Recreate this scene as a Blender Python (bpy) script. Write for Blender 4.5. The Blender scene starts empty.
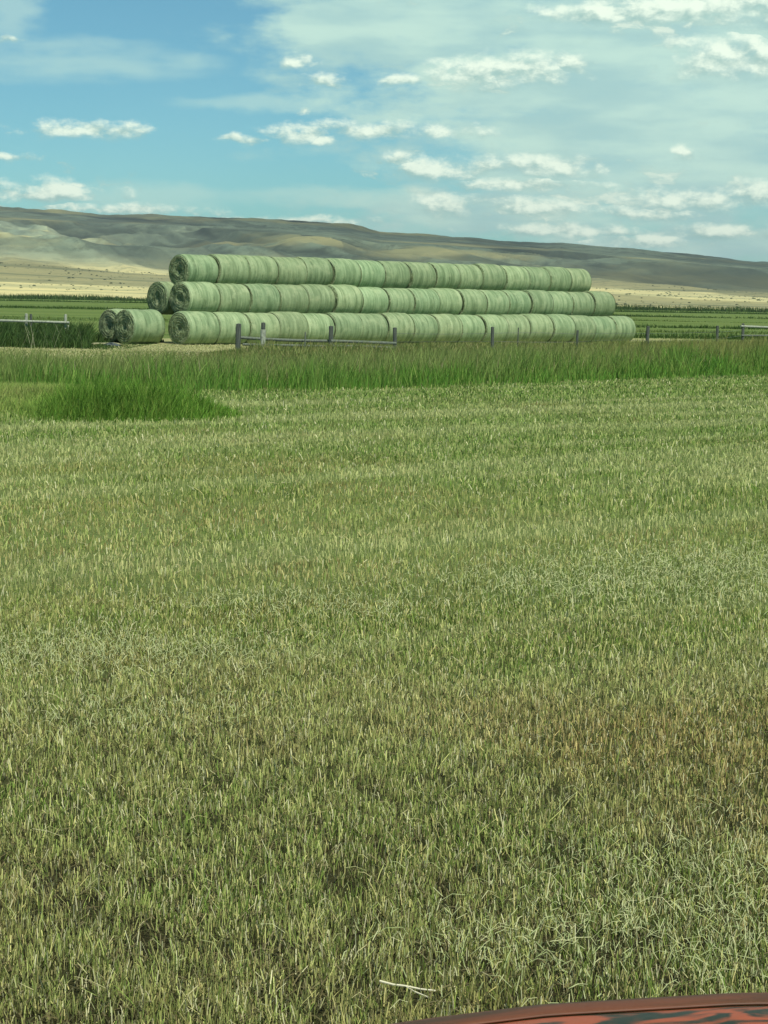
import bpy, bmesh, math, random
import numpy as np
from mathutils import Vector, Matrix

rng = np.random.default_rng(7)
random.seed(7)
S = bpy.context.scene
COL = S.collection
rad = math.radians

# ------------------------------------------------------------------ camera
F = 2000.0                      # focal length in pixels of the 768 x 1024 frame
H = 2.3                         # eye height
ROLL = 0.018
PITCH = math.atan(212.0 / F)
cam = bpy.data.cameras.new('camera')
camo = bpy.data.objects.new('camera', cam)
COL.objects.link(camo)
S.camera = camo
cam.sensor_fit = 'VERTICAL'
cam.sensor_height = 36.0
cam.lens = 36.0 * F / 1024.0
cam.clip_start = 0.1
cam.clip_end = 40000
camo.matrix_world = (Matrix.Translation((0, 0, H)) @ Matrix.Rotation(math.pi / 2 - PITCH, 4, 'X')
                     @ Matrix.Rotation(math.atan(ROLL), 4, 'Z'))
RM = camo.matrix_world.to_3x3()


def yh(x):
    return 300.0 + ROLL * (x - 384.0)


def gx(px, z):
    return (px - 384.0) / F * z


# ------------------------------------------------------------------ noise
def _hash(ix, iy, seed):
    h = (ix * 374761393 + iy * 668265263 + seed * 2147483647) & 0xFFFFFFFF
    h = ((h ^ (h >> 13)) * 1274126177) & 0xFFFFFFFF
    return ((h ^ (h >> 16)) & 0xFFFF) / 65535.0


def vnoise(x, y, seed=0):
    x = np.asarray(x, float); y = np.asarray(y, float)
    ix = np.floor(x).astype(np.int64); iy = np.floor(y).astype(np.int64)
    fx = x - ix; fy = y - iy
    fx = fx * fx * fx * (fx * (fx * 6 - 15) + 10); fy = fy * fy * fy * (fy * (fy * 6 - 15) + 10)
    a = _hash(ix, iy, seed); b = _hash(ix + 1, iy, seed)
    c = _hash(ix, iy + 1, seed); d = _hash(ix + 1, iy + 1, seed)
    return (a + (b - a) * fx) * (1 - fy) + (c + (d - c) * fx) * fy


def fbm(x, y, seed=0, octv=4):
    s = 0; a = .5; t = 0
    for k in range(octv):
        s = s + a * vnoise(x, y, seed + k * 17); t += a
        x = x * 2.03 + 11.3; y = y * 2.03 + 5.7; a *= .5
    return s / t


def ridged(x, y, seed=0, octv=4):
    s = 0; a = .5; t = 0
    for k in range(octv):
        s = s + a * (1 - np.abs(2 * vnoise(x, y, seed + k * 31) - 1)); t += a
        x = x * 2.07 + 3.3; y = y * 2.07 + 7.7; a *= .5
    return s / t


# ------------------------------------------------------------------ materials
def newmat(name):
    m = bpy.data.materials.new(name); m.use_nodes = True
    nt = m.node_tree
    return m, nt, nt.nodes['Principled BSDF']


def N(nt, t, **kw):
    n = nt.nodes.new(t)
    for k, v in kw.items():
        setattr(n, k, v)
    return n


def setv(nt, sock, v):
    if hasattr(v, 'links') or isinstance(v, bpy.types.NodeSocket):
        nt.links.new(v, sock)
    else:
        sock.default_value = v


def math_(nt, op, a, b=0.0, c=0.0, clamp=False):
    n = N(nt, 'ShaderNodeMath', operation=op, use_clamp=clamp)
    setv(nt, n.inputs[0], a); setv(nt, n.inputs[1], b); setv(nt, n.inputs[2], c)
    return n.outputs[0]


def mixc(nt, f, a, b, mode='MIX'):
    n = N(nt, 'ShaderNodeMix', data_type='RGBA', blend_type=mode)
    setv(nt, n.inputs[0], f)
    for s, v in ((n.inputs[6], a), (n.inputs[7], b)):
        if isinstance(v, bpy.types.NodeSocket):
            nt.links.new(v, s)
        else:
            s.default_value = (v[0], v[1], v[2], 1)
    return n.outputs[2]


def sstep(nt, v, a, b, t0=0.0, t1=1.0):
    n = N(nt, 'ShaderNodeMapRange', interpolation_type='SMOOTHSTEP')
    setv(nt, n.inputs[0], v); n.inputs[1].default_value = a; n.inputs[2].default_value = b
    n.inputs[3].default_value = t0; n.inputs[4].default_value = t1
    return n.outputs[0]


def noise(nt, vec, scale, detail=4.0, rough=.55, dist=0.0):
    n = N(nt, 'ShaderNodeTexNoise')
    nt.links.new(vec, n.inputs['Vector'])
    n.inputs['Scale'].default_value = scale; n.inputs['Detail'].default_value = detail
    n.inputs['Roughness'].default_value = rough; n.inputs['Distortion'].default_value = dist
    return n.outputs[0]


def vmul(nt, vec, s):
    n = N(nt, 'ShaderNodeVectorMath', operation='MULTIPLY')
    nt.links.new(vec, n.inputs[0]); n.inputs[1].default_value = s
    return n.outputs[0]


def blade_mat(name, transl=.3, rough=.75, spec=.15):
    m, nt, b = newmat(name)
    a = N(nt, 'ShaderNodeAttribute', attribute_name='tint')
    b.inputs['Roughness'].default_value = rough
    b.inputs['Specular IOR Level'].default_value = spec
    nt.links.new(a.outputs['Color'], b.inputs['Base Color'])
    t = N(nt, 'ShaderNodeBsdfTranslucent')
    nt.links.new(a.outputs['Color'], t.inputs['Color'])
    mx = N(nt, 'ShaderNodeMixShader'); mx.inputs[0].default_value = transl
    nt.links.new(b.outputs[0], mx.inputs[1]); nt.links.new(t.outputs[0], mx.inputs[2])
    nt.links.new(mx.outputs[0], nt.nodes['Material Output'].inputs['Surface'])
    return m


M_BLADE = blade_mat('grass_blades')
M_STRAW = blade_mat('straw', .15, .6, .25)


# ------------------------------------------------------------------ object helpers
def tag(o, label=None, cat=None, group=None, kind=None):
    if label: o['label'] = label
    if cat: o['category'] = cat
    if group: o['group'] = group
    if kind: o['kind'] = kind
    return o


def empty(name, loc, label, cat, group=None):
    o = bpy.data.objects.new(name, None); COL.objects.link(o)
    o.location = loc; o.empty_display_size = .3
    return tag(o, label, cat, group)


def link(name, me, mat=None, parent=None, smooth=False):
    if mat: me.materials.append(mat)
    if smooth:
        me.polygons.foreach_set('use_smooth', np.ones(len(me.polygons), bool))
    o = bpy.data.objects.new(name, me); COL.objects.link(o)
    if parent: o.parent = parent
    return o


def np_mesh(name, verts, faces4=None, faces3=None):
    me = bpy.data.meshes.new(name)
    verts = np.asarray(verts, np.float32)
    nq = 0 if faces4 is None else len(faces4)
    n3 = 0 if faces3 is None else len(faces3)
    me.vertices.add(len(verts)); me.vertices.foreach_set('co', verts.ravel())
    li = []; tot = []
    if nq: li.append(np.asarray(faces4, np.int32).ravel()); tot.append(np.full(nq, 4, np.int32))
    if n3: li.append(np.asarray(faces3, np.int32).ravel()); tot.append(np.full(n3, 3, np.int32))
    li = np.concatenate(li); tot = np.concatenate(tot)
    me.loops.add(len(li)); me.loops.foreach_set('vertex_index', li)
    me.polygons.add(len(tot))
    st = np.zeros(len(tot), np.int32); st[1:] = np.cumsum(tot)[:-1]
    me.polygons.foreach_set('loop_start', st)
    me.update(calc_edges=True)
    me.validate()
    return me


def bm_obj(name, bm, mat, parent=None, smooth=False):
    me = bpy.data.meshes.new(name); bm.to_mesh(me); bm.free()
    return link(name, me, mat, parent, smooth)


def blades(name, P, h, w, lean, col, mat, segs=2, curl=.35, blunt=False, face=None):
    """P (n,3) roots, h heights, w widths, lean (n,2) horizontal offset of the tip as a share of h."""
    n = len(P)
    az = rng.uniform(0, math.pi, n) if face is None else face
    sx = np.cos(az) * w * .5; sy = np.sin(az) * w * .5
    vs = []
    for k in range(segs + 1):
        t = k / segs
        c = t * (1 - curl) + curl * t * t
        cx = P[:, 0] + lean[:, 0] * h * c; cy = P[:, 1] + lean[:, 1] * h * c
        cz = P[:, 2] + h * (t - .18 * curl * t * t)
        if k < segs or blunt:
            tw = 1 - (.25 if blunt else .55) * t
            vs.append(np.stack([cx - sx * tw, cy - sy * tw, cz], 1))
            vs.append(np.stack([cx + sx * tw, cy + sy * tw, cz], 1))
        else:
            vs.append(np.stack([cx, cy, cz], 1))
    m = len(vs)
    V = np.stack(vs, 1).reshape(-1, 3)
    base = (np.arange(n) * m)[:, None]
    q = []
    for k in range(segs - (0 if blunt else 1)):
        q.append(base + np.array([[2 * k, 2 * k + 1, 2 * k + 3, 2 * k + 2]]))
    q = np.concatenate(q) if q else None
    t3 = None if blunt else base + np.array([[2 * (segs - 1), 2 * (segs - 1) + 1, 2 * segs]])
    me = np_mesh(name, V, q, t3)
    at = me.attributes.new('tint', 'FLOAT_COLOR', 'POINT')
    C = np.concatenate([np.clip(col, 0, 1), np.ones((n, 1))], 1).astype(np.float32)
    C = np.repeat(C, m, axis=0)
    at.data.foreach_set('color', C.ravel())
    return link(name, me, mat)


def pal(n, cols, wts):
    cols = np.array(cols); wts = np.array(wts, float); wts /= wts.sum()
    i = rng.choice(len(cols), n, p=wts)
    j = rng.choice(len(cols), n, p=wts)
    t = rng.uniform(0, .45, (n, 1))
    return cols[i] * (1 - t) + cols[j] * t


def edge_front(X):
    return np.where(X > 0, 51 + 1.28 * X, 51 + .3 * X) + 3.4 * (fbm(X * .42, X * 0 + 3, 5, 4) - .5)


def edge_back(X):
    return np.interp(X, [-40, -12, -8, -4, 0, 5, 13, 30], [54, 56, 57, 60, 64, 73, 91, 112])


# ================================================================== SETTING
SUN_DIR = Vector((.30, -.60, .92)).normalized()
SUN_EL = math.asin(SUN_DIR.z)
SUN_AZ = math.atan2(SUN_DIR.x, SUN_DIR.y)


def build_world():
    w = bpy.data.worlds.new('World'); S.world = w; w.use_nodes = True
    nt = w.node_tree
    bg = nt.nodes['Background']
    STR = .1
    sky = N(nt, 'ShaderNodeTexSky', sky_type='NISHITA')
    sky.sun_disc = False; sky.sun_elevation = SUN_EL; sky.sun_rotation = SUN_AZ
    sky.altitude = 1500; sky.air_density = 1.0; sky.dust_density = .6; sky.ozone_density = 1.6
    tc = N(nt, 'ShaderNodeTexCoord')
    sep = N(nt, 'ShaderNodeSeparateXYZ'); nt.links.new(tc.outputs['Generated'], sep.inputs[0])
    az = math_(nt, 'ARCTAN2', sep.outputs[0], sep.outputs[1])
    el = math_(nt, 'ARCSINE', sep.outputs[2])
    u = math_(nt, 'MULTIPLY', az, F); v = math_(nt, 'MULTIPLY', el, F)   # 1/2000 rad units
    cb = N(nt, 'ShaderNodeCombineXYZ'); nt.links.new(u, cb.inputs[0]); nt.links.new(v, cb.inputs[1])
    uv = cb.outputs[0]
    uvs = vmul(nt, uv, (1, 1.7, 1))
    n1 = noise(nt, uvs, .026, 7, .66)                       # lumps
    n2v = N(nt, 'ShaderNodeVectorMath', operation='ADD'); nt.links.new(uvs, n2v.inputs[0]); n2v.inputs[1].default_value = (6, 11, 0)
    n2 = noise(nt, n2v.outputs[0], .026, 4, .6)
    nbig = noise(nt, vmul(nt, uv, (1, 2.4, 1)), .011, 5, .6)
    nstr = noise(nt, vmul(nt, uv, (1, 4.5, 1)), .008, 4, .5)
    wrp = N(nt, 'ShaderNodeTexNoise'); nt.links.new(uvs, wrp.inputs['Vector']); wrp.inputs['Scale'].default_value = .03
    wrp.inputs['Detail'].default_value = 4
    wv = N(nt, 'ShaderNodeVectorMath', operation='SUBTRACT'); nt.links.new(wrp.outputs['Color'], wv.inputs[0]); wv.inputs[1].default_value = (.5, .5, .5)
    wv2 = vmul(nt, wv.outputs[0], (64, 16, 0))
    wa = N(nt, 'ShaderNodeVectorMath', operation='ADD'); nt.links.new(uv, wa.inputs[0]); nt.links.new(wv2, wa.inputs[1])
    uvw = wa.outputs[0]

    def blobset(lst, vec, shade=False):
        KX, KY = (1.3, 1.12) if shade else (1, 1)
        acc = None; accy = None
        for (px, py, rx, ry) in lst:
            cu = px - 384.0; cv = yh(px) - py
            s = N(nt, 'ShaderNodeVectorMath', operation='SUBTRACT'); nt.links.new(vec, s.inputs[0]); s.inputs[1].default_value = (cu, cv, 0)
            m = vmul(nt, s.outputs[0], (1 / (rx * KX), 1 / (ry * KY), 0))
            l = N(nt, 'ShaderNodeVectorMath', operation='LENGTH'); nt.links.new(m, l.inputs[0]); l = l.outputs['Value']
            if shade:
                sp = N(nt, 'ShaderNodeSeparateXYZ'); nt.links.new(m, sp.inputs[0])
                yv = sp.outputs[1]
            if acc is None:
                acc = l
                if shade: accy = yv
            else:
                if shade:
                    lt = math_(nt, 'LESS_THAN', l, acc)
                    mf = N(nt, 'ShaderNodeMix', data_type='FLOAT')
                    nt.links.new(lt, mf.inputs[0]); nt.links.new(accy, mf.inputs[2]); nt.links.new(yv, mf.inputs[3])
                    accy = mf.outputs[0]
                acc = math_(nt, 'SMOOTH_MIN', acc, l, .15)
        return acc, accy

    veil = [(600, 60, 370, 180), (430, 20, 190, 60), (330, 30, 110, 62), (640, 170, 280, 90), (480, 215, 190, 34), (700, 245, 160, 26)]
    thin = [(80, 70, 150, 26), (10, 25, 45, 45), (240, 108, 90, 12), (130, 200, 120, 20), (330, 200, 150, 14)]
    cum = [(299, 138, 26, 11), (318, 144, 16, 6), (355, 135, 44, 9), (235, 142, 20, 5), (85, 136, 46, 9), (62, 196, 40, 13), (18, 196, 34, 11),
           (76, 187, 14, 5), (462, 82, 38, 19), (505, 78, 44, 17), (557, 71, 18, 10), (708, 68, 46, 24), (748, 72, 34, 20),
           (722, 18, 62, 26), (764, 22, 40, 28), (655, 22, 70, 18), (590, 26, 60, 10), (672, 157, 11, 8), (425, 173, 40, 14), (393, 163, 13, 9),
           (480, 169, 14, 8), (536, 170, 40, 14), (438, 207, 28, 14), (540, 210, 44, 10), (562, 234, 64, 8), (695, 204, 70, 12),
           (742, 200, 34, 13), (630, 216, 46, 9), (720, 236, 70, 8), (640, 243, 60, 7), (320, 88, 16, 8), (293, 70, 11, 8), (297, 115, 7, 5),
           (8, 50, 12, 4), (0, 162, 28, 6), (440, 135, 30, 8), (118, 212, 70, 6), (300, 222, 60, 5), (505, 187, 60, 6), (395, 86, 18, 6),
           (850, 120, 60, 20), (900, 200, 80, 16), (-120, 120, 70, 16), (-160, 195, 90, 16), (1020, 60, 80, 24)]
    fv, _ = blobset(veil, uvw)
    ft, _ = blobset(thin, uvw)
    fc, fy = blobset(cum, uvw, True)
    # base sky
    base = mixc(nt, 1.0, sky.outputs[0], SKY_TINT, 'MULTIPLY')
    # veil
    av = math_(nt, 'ADD', math_(nt, 'SUBTRACT', 1.0, fv), math_(nt, 'MULTIPLY', math_(nt, 'SUBTRACT', nbig, .5), 1.6))
    av = sstep(nt, av, -.05, .55)
    dens = sstep(nt, math_(nt, 'ADD', math_(nt, 'MULTIPLY', nstr, .55), math_(nt, 'MULTIPLY', nbig, .55)), .28, .62, .78, 1.0)
    av = math_(nt, 'MULTIPLY', av, dens)
    vcol = mixc(nt, sstep(nt, nstr, .35, .65), tuple(c / STR for c in VEIL_A), tuple(c / STR for c in VEIL_B))
    c1 = mixc(nt, av, base, vcol)
    at = math_(nt, 'ADD', math_(nt, 'SUBTRACT', 1.0, ft), math_(nt, 'MULTIPLY', math_(nt, 'SUBTRACT', nstr, .5), 1.6))
    at = math_(nt, 'MULTIPLY', sstep(nt, at, .0, .8), .5)
    c1 = mixc(nt, at, c1, tuple(c / STR for c in VEIL_B))
    # ragged low cumulus fragments
    n3 = noise(nt, vmul(nt, uvw, (1, 2.6, 1)), .021, 6, .62)
    fr, _ = blobset([(570, 195, 300, 75), (640, 30, 260, 45), (50, 196, 130, 28), (470, 85, 150, 30), (760, 70, 120, 40)], uv)
    fa = math_(nt, 'ADD', math_(nt, 'MULTIPLY', math_(nt, 'SUBTRACT', n3, .56), 4.5), math_(nt, 'MULTIPLY', math_(nt, 'SUBTRACT', .75, fr), .8))
    c1 = mixc(nt, math_(nt, 'MULTIPLY', sstep(nt, fa, .0, .9), .75), c1, mixc(nt, sstep(nt, fa, .1, .9), tuple(c / STR for c in CUM_DARK), tuple(c * .9 / STR for c in CUM_LIT)))
    # cumulus
    dn = math_(nt, 'MULTIPLY', math_(nt, 'SUBTRACT', n1, .5), 3.2)
    d = math_(nt, 'ADD', math_(nt, 'SUBTRACT', 1.12, fc), dn)
    ac = math_(nt, 'MULTIPLY', math_(nt, 'MULTIPLY', sstep(nt, d, -.1, .95), .97), sstep(nt, fy, -1.3, -.1))
    emb = math_(nt, 'MULTIPLY', math_(nt, 'SUBTRACT', n1, n2), 2.4)
    lit = math_(nt, 'ADD', math_(nt, 'ADD', math_(nt, 'MULTIPLY', fy, .55), .52), emb)
    lit = math_(nt, 'ADD', lit, math_(nt, 'MULTIPLY', d, .25))
    lit = sstep(nt, lit, .1, 1.15)
    ccol = mixc(nt, lit, tuple(c / STR for c in CUM_DARK), tuple(c / STR for c in CUM_LIT))
    c2 = mixc(nt, ac, c1, ccol)
    nt.links.new(c2, bg.inputs['Color'])
    bg.inputs['Strength'].default_value = STR
    w.cycles.sampling_method = 'MANUAL'; w.cycles.sample_map_resolution = 512


SKY_TINT = (.355, .63, .62)
VEIL_A = (.31, .49, .47)
VEIL_B = (.41, .59, .52)
CUM_LIT = (.68, .78, .65)
CUM_DARK = (.27, .43, .395)
build_world()

sl = bpy.data.lights.new('sun', 'SUN'); sl.energy = 3.4; sl.angle = rad(.6); sl.color = (1, .95, .82)
so = bpy.data.objects.new('sun', sl); COL.objects.link(so)
so.rotation_euler = (-SUN_DIR).to_track_quat('-Z', 'Y').to_euler(); so.location = (0, 0, 60)

vs_ = S.view_settings
vs_.view_transform = 'Standard'; vs_.look = 'None'; vs_.gamma = 1; vs_.exposure = 0.5; vs_.use_curve_mapping = False


# ------------------------------------------------------------------ ground (to 900 m)
def polar(radii, phis, hfun):
    R, P = np.meshgrid(radii, phis, indexing='ij')
    X = R * np.sin(P); Y = R * np.cos(P)
    Z = hfun(X, Y, R, P)
    nr, npp = R.shape
    V = np.stack([X, Y, Z], -1).reshape(-1, 3)
    i = np.arange(nr - 1)[:, None] * npp + np.arange(npp - 1)[None]
    i = i.ravel()
    Q = np.stack([i, i + npp, i + npp + 1, i + 1], 1)
    return V, Q


PHI = np.concatenate([np.linspace(-math.pi, -.26, 60)[:-1], np.linspace(-.26, .26, 1100), np.linspace(.26, math.pi, 60)[1:]])
PHI_N = np.concatenate([np.linspace(-math.pi, -.3, 60)[:-1], np.linspace(-.3, .3, 120), np.linspace(.3, math.pi, 60)[1:]])


def mat_ground():
    m, nt, b = newmat('ground')
    g = N(nt, 'ShaderNodeNewGeometry')
    P = g.outputs['Position']
    sp = N(nt, 'ShaderNodeSeparateXYZ'); nt.links.new(P, sp.inputs[0])
    X, Y = sp.outputs[0], sp.outputs[1]
    fine = noise(nt, P, 9, 6, .7); mid = noise(nt, P, .6, 4); big = noise(nt, P, .12, 3)
    st = mixc(nt, sstep(nt, fine, .3, .7), (.012, .013, .005), (.05, .046, .02))
    st = mixc(nt, sstep(nt, mid, .4, .65), st, (.035, .036, .013))
    st = mixc(nt, math_(nt, 'MULTIPLY', sstep(nt, Y, 7, 19), .85), st, mixc(nt, sstep(nt, fine, .3, .7), (.12, .175, .05), (.19, .245, .075)))
    # rough grass zone
    rg = mixc(nt, sstep(nt, fine, .3, .7), (.06, .09, .02), (.16, .17, .06))
    # pale hay-strewn yard round the stack
    pad = mixc(nt, sstep(nt, noise(nt, P, 2.5, 5, .6), .35, .7), (.36, .36, .17), (.25, .29, .11))
    # far hay meadow with cut stripes
    ws = N(nt, 'ShaderNodeVectorMath', operation='MULTIPLY'); nt.links.new(P, ws.inputs[0]); ws.inputs[1].default_value = (.004, .045, 1)
    stripe = noise(nt, ws.outputs[0], 1.0, 4, .6)
    ws2 = vmul(nt, P, (.03, .25, 1)); str2 = noise(nt, ws2, 1.0, 4, .6)
    me_ = mixc(nt, sstep(nt, stripe, .36, .64), (.075, .135, .028), (.13, .195, .05))
    me_ = mixc(nt, sstep(nt, str2, .45, .7), me_, (.17, .21, .07))
    jit = math_(nt, 'MULTIPLY', math_(nt, 'SUBTRACT', mid, .5), 5.0)
    Yj = math_(nt, 'ADD', Y, jit)
    e1 = math_(nt, 'SUBTRACT', Yj, math_(nt, 'ADD', math_(nt, 'MULTIPLY', X, 1.1), 52.0))
    c = mixc(nt, sstep(nt, e1, -1, 2), st, rg)
    d1 = math_(nt, 'SUBTRACT', Y, math_(nt, 'ADD', math_(nt, 'MULTIPLY', X, 1.0), 98.0))
    lp = math_(nt, 'MULTIPLY', sstep(nt, Yj, 64, 68), sstep(nt, X, -8, -12))
    pf = math_(nt, 'MAXIMUM', math_(nt, 'MAXIMUM', sstep(nt, d1, 0, 2), lp), math_(nt, 'MULTIPLY', sstep(nt, X, -5.5, -7), sstep(nt, Y, 83, 86)))
    c = mixc(nt, pf, c, pad)
    d2 = math_(nt, 'SUBTRACT', Yj, math_(nt, 'ADD', math_(nt, 'MULTIPLY', X, .95), 118.0))
    c = mixc(nt, sstep(nt, d2, 0, 6), c, me_)
    d3 = sstep(nt, math_(nt, 'ADD', X, math_(nt, 'MULTIPLY', Y, -.1)), 5, 9)
    mm = math_(nt, 'MULTIPLY', d3, sstep(nt, Yj, 118, 128))
    c = mixc(nt, mm, c, me_)
    nt.links.new(c, b.inputs['Base Color'])
    b.inputs['Roughness'].default_value = .95; b.inputs['Specular IOR Level'].default_value = .1
    bp = N(nt, 'ShaderNodeBump'); bp.inputs['Strength'].default_value = .8; bp.inputs['Distance'].default_value = .05
    nt.links.new(fine, bp.inputs['Height']); nt.links.new(bp.outputs[0], b.inputs['Normal'])
    return m


V, Q = polar(np.concatenate([[0.01], np.geomspace(1, 900, 70)]), PHI_N, lambda X, Y, R, P: 0 * X)
tag(link('ground', np_mesh('ground', V, Q), mat_ground()), kind='structure')

# ------------------------------------------------------------------ plain and hills
RX = np.array([-3000, -700, -200, 0, 40, 100, 160, 200, 250, 300, 325, 345, 375, 400, 430, 480, 540, 555, 600, 650, 700, 768, 1000, 1500, 4000])
RY = np.array([230, 200, 206, 211, 213, 216.5, 217, 217.5, 220, 223, 224.5, 227, 233, 234.5, 236, 240, 244, 243.5, 248, 252, 258, 265, 288, 296, 318])
BX = np.array([-3000, 0, 170, 384, 600, 768, 1200, 4000])
BY = np.array([258, 259, 271, 277, 285.5, 296, 303, 318])


def off(px, XX, YY):
    o = np.interp(px, XX, YY)
    return np.maximum(yh(px.clip(-1500, 2200)) - o, 6.0)


D_B, D_R = 3400.0, 6200.0


GUL = [None]


def hill_h(X, Y, R, P):
    px = 384 + F * P
    hb = H + off(px, BX, BY) * D_B / F
    hr = H + off(px, RX, RY) * D_R / F
    t = np.clip((R - 900) / (D_B - 900), 0, 1)
    plain = hb * t ** 1.25
    s = np.clip((R - D_B) / (D_R - D_B), 0, 1)
    up = hb + (hr - hb) * (s ** .8)
    z = np.where(R < D_B, plain, up)
    back = np.clip((R - D_R) / 4000, 0, 1)
    z = z - back * 160
    # foothills and gullies
    w = np.clip((R - D_B + 500) / 900, 0, 1) * np.clip((D_R - R) / 1500, 0, 1) ** .7
    amp = (hr - hb).clip(20, 260)
    wx = 300 * (fbm(X / 1500, Y / 1500, 41, 3) - .5); wy = 300 * (fbm(X / 1500, Y / 1500, 53, 3) - .5)
    rd = ridged((X + wx + .25 * Y) / 800 + .5, (Y + wy) / 1400, 3, 2)
    z = z + w * amp * .46 * (rd - .62)
    gl = ridged((X + .6 * wx + .35 * Y) / 330, (Y + wy) / 900, 9, 4)
    z = z + w * amp * .40 * (gl - .6)
    g2 = ridged((X + .6 * wx + .35 * Y) / 150, (Y + wy) / 520, 19, 3)
    z = z + w * amp * .13 * (g2 - .6)
    GUL[0] = np.clip(R / D_B - .95, 0, .1) * 10 * (np.clip((.64 - gl) / .2, 0, 1) * .75 + np.clip((.60 - g2) / .2, 0, 1) * .55)
    z = z + np.clip((R - D_B) / 900, 0, 1) * 6.0 * (fbm(X / 90, Y / 160, 77, 4) - .5) * (amp / 100)
    # small knobs along the skyline
    kn = np.exp(-((R - D_R) / 500) ** 2)
    z = z + kn * 7.0 * (fbm(X / 160, Y / 600, 15, 4) - .5)
    # keep foothills below the sky line seen from the field
    lim = H + (hr - H) / D_R * R * (.80 + .20 * np.clip((R - D_B) / (D_R - D_B), 0, 1) ** 2) + 2
    z = np.where((R > D_B) & (R < D_R - 150), np.minimum(z, lim), z)
    # plain ripples
    wp = np.clip((R - 950) / 300, 0, 1) * np.clip((D_B + 300 - R) / 600, 0, 1)
    z = z + wp * 3.0 * (fbm(X / 260, Y / 120, 21, 3) - .5)
    return np.where(R <= 900.5, 0.0, z)


def mat_hills():
    m, nt, b = newmat('hills')
    g = N(nt, 'ShaderNodeNewGeometry')
    P = g.outputs['Position']
    sp = N(nt, 'ShaderNodeSeparateXYZ'); nt.links.new(P, sp.inputs[0])
    X, Y, Z = sp.outputs
    r = math_(nt, 'SQRT', math_(nt, 'ADD', math_(nt, 'MULTIPLY', X, X), math_(nt, 'MULTIPLY', Y, Y)))
    nb = noise(nt, P, .0016, 5, .6); nm = noise(nt, P, .006, 5, .65); nf = noise(nt, P, .04, 5, .7)
    bands = noise(nt, vmul(nt, P, (.0007, .008, 0)), 1, 4, .6)
    dry = mixc(nt, sstep(nt, nm, .35, .65), (.62, .57, .28), (.50, .48, .25))
    dry = mixc(nt, sstep(nt, bands, .5, .62), dry, (.36, .37, .20))
    dry = mixc(nt, math_(nt, 'MULTIPLY', sstep(nt, nf, .52, .66), .6), dry, (.16, .19, .10))
    sage = mixc(nt, sstep(nt, nm, .35, .65), (.365, .45, .30), (.26, .345, .25))
    nh = noise(nt, vmul(nt, P, (1, .35, 1)), .022, 6, .75)
    sage = mixc(nt, math_(nt, 'MULTIPLY', sstep(nt, nh, .44, .64), .75), sage, (.115, .15, .11))
    grass = mixc(nt, sstep(nt, nm, .4, .6), (.52, .50, .25), (.41, .42, .22))
    sage = mixc(nt, sstep(nt, nb, .49, .62), sage, grass)
    # steep gully sides carry darker brush
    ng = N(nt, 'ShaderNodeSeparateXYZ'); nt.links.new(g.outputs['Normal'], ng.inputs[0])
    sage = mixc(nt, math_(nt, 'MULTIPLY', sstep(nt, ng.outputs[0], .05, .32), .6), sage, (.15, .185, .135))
    br = N(nt, 'ShaderNodeAttribute', attribute_name='brush')
    nlow = noise(nt, vmul(nt, P, (.0022, .0009, .004)), 1, 5, .65)
    sage = mixc(nt, math_(nt, 'MULTIPLY', sstep(nt, nlow, .48, .62), .5), sage, (.13, .175, .145))
    sage = mixc(nt, math_(nt, 'MULTIPLY', br.outputs['Fac'], 1.0), sage, (.075, .105, .08))
    rj = math_(nt, 'ADD', r, math_(nt, 'MULTIPLY', math_(nt, 'SUBTRACT', nb, .5), 350))
    c = mixc(nt, sstep(nt, rj, 3250, 3500), dry, sage)
    nt.links.new(c, b.inputs['Base Color'])
    b.inputs['Roughness'].default_value = 1; b.inputs['Specular IOR Level'].default_value = .05
    return m


RAD = np.concatenate([[900], np.linspace(930, 3000, 60), np.linspace(3030, 6900, 260), np.linspace(7000, 10200, 14)])
V, Q = polar(RAD, PHI, hill_h)
hme = np_mesh('hills', V, Q)
hme.attributes.new('brush', 'FLOAT', 'POINT').data.foreach_set('value', np.clip(GUL[0], 0, 1).astype(np.float32).ravel())
tag(link('hills', hme, mat_hills(), smooth=True), kind='structure')


def hill_z(x, y):
    x = np.asarray(x, float); y = np.asarray(y, float)
    return hill_h(x, y, np.hypot(x, y), np.arctan2(x, y))


# ------------------------------------------------------------------ clouds overhead, out of view, added and cut to shade the hills
def ray_hit(px, py):
    d = RM @ Vector(((px - 384) / F, -(py - 512) / F, -1.0))
    d.normalize()
    ts = np.linspace(950, 9000, 2600)
    x = d.x * ts; y = d.y * ts; z = H + d.z * ts
    below = z < hill_z(x, y)
    k = int(np.argmax(below)) if below.any() else len(ts) - 1
    return x[k], y[k], z[k]


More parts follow.
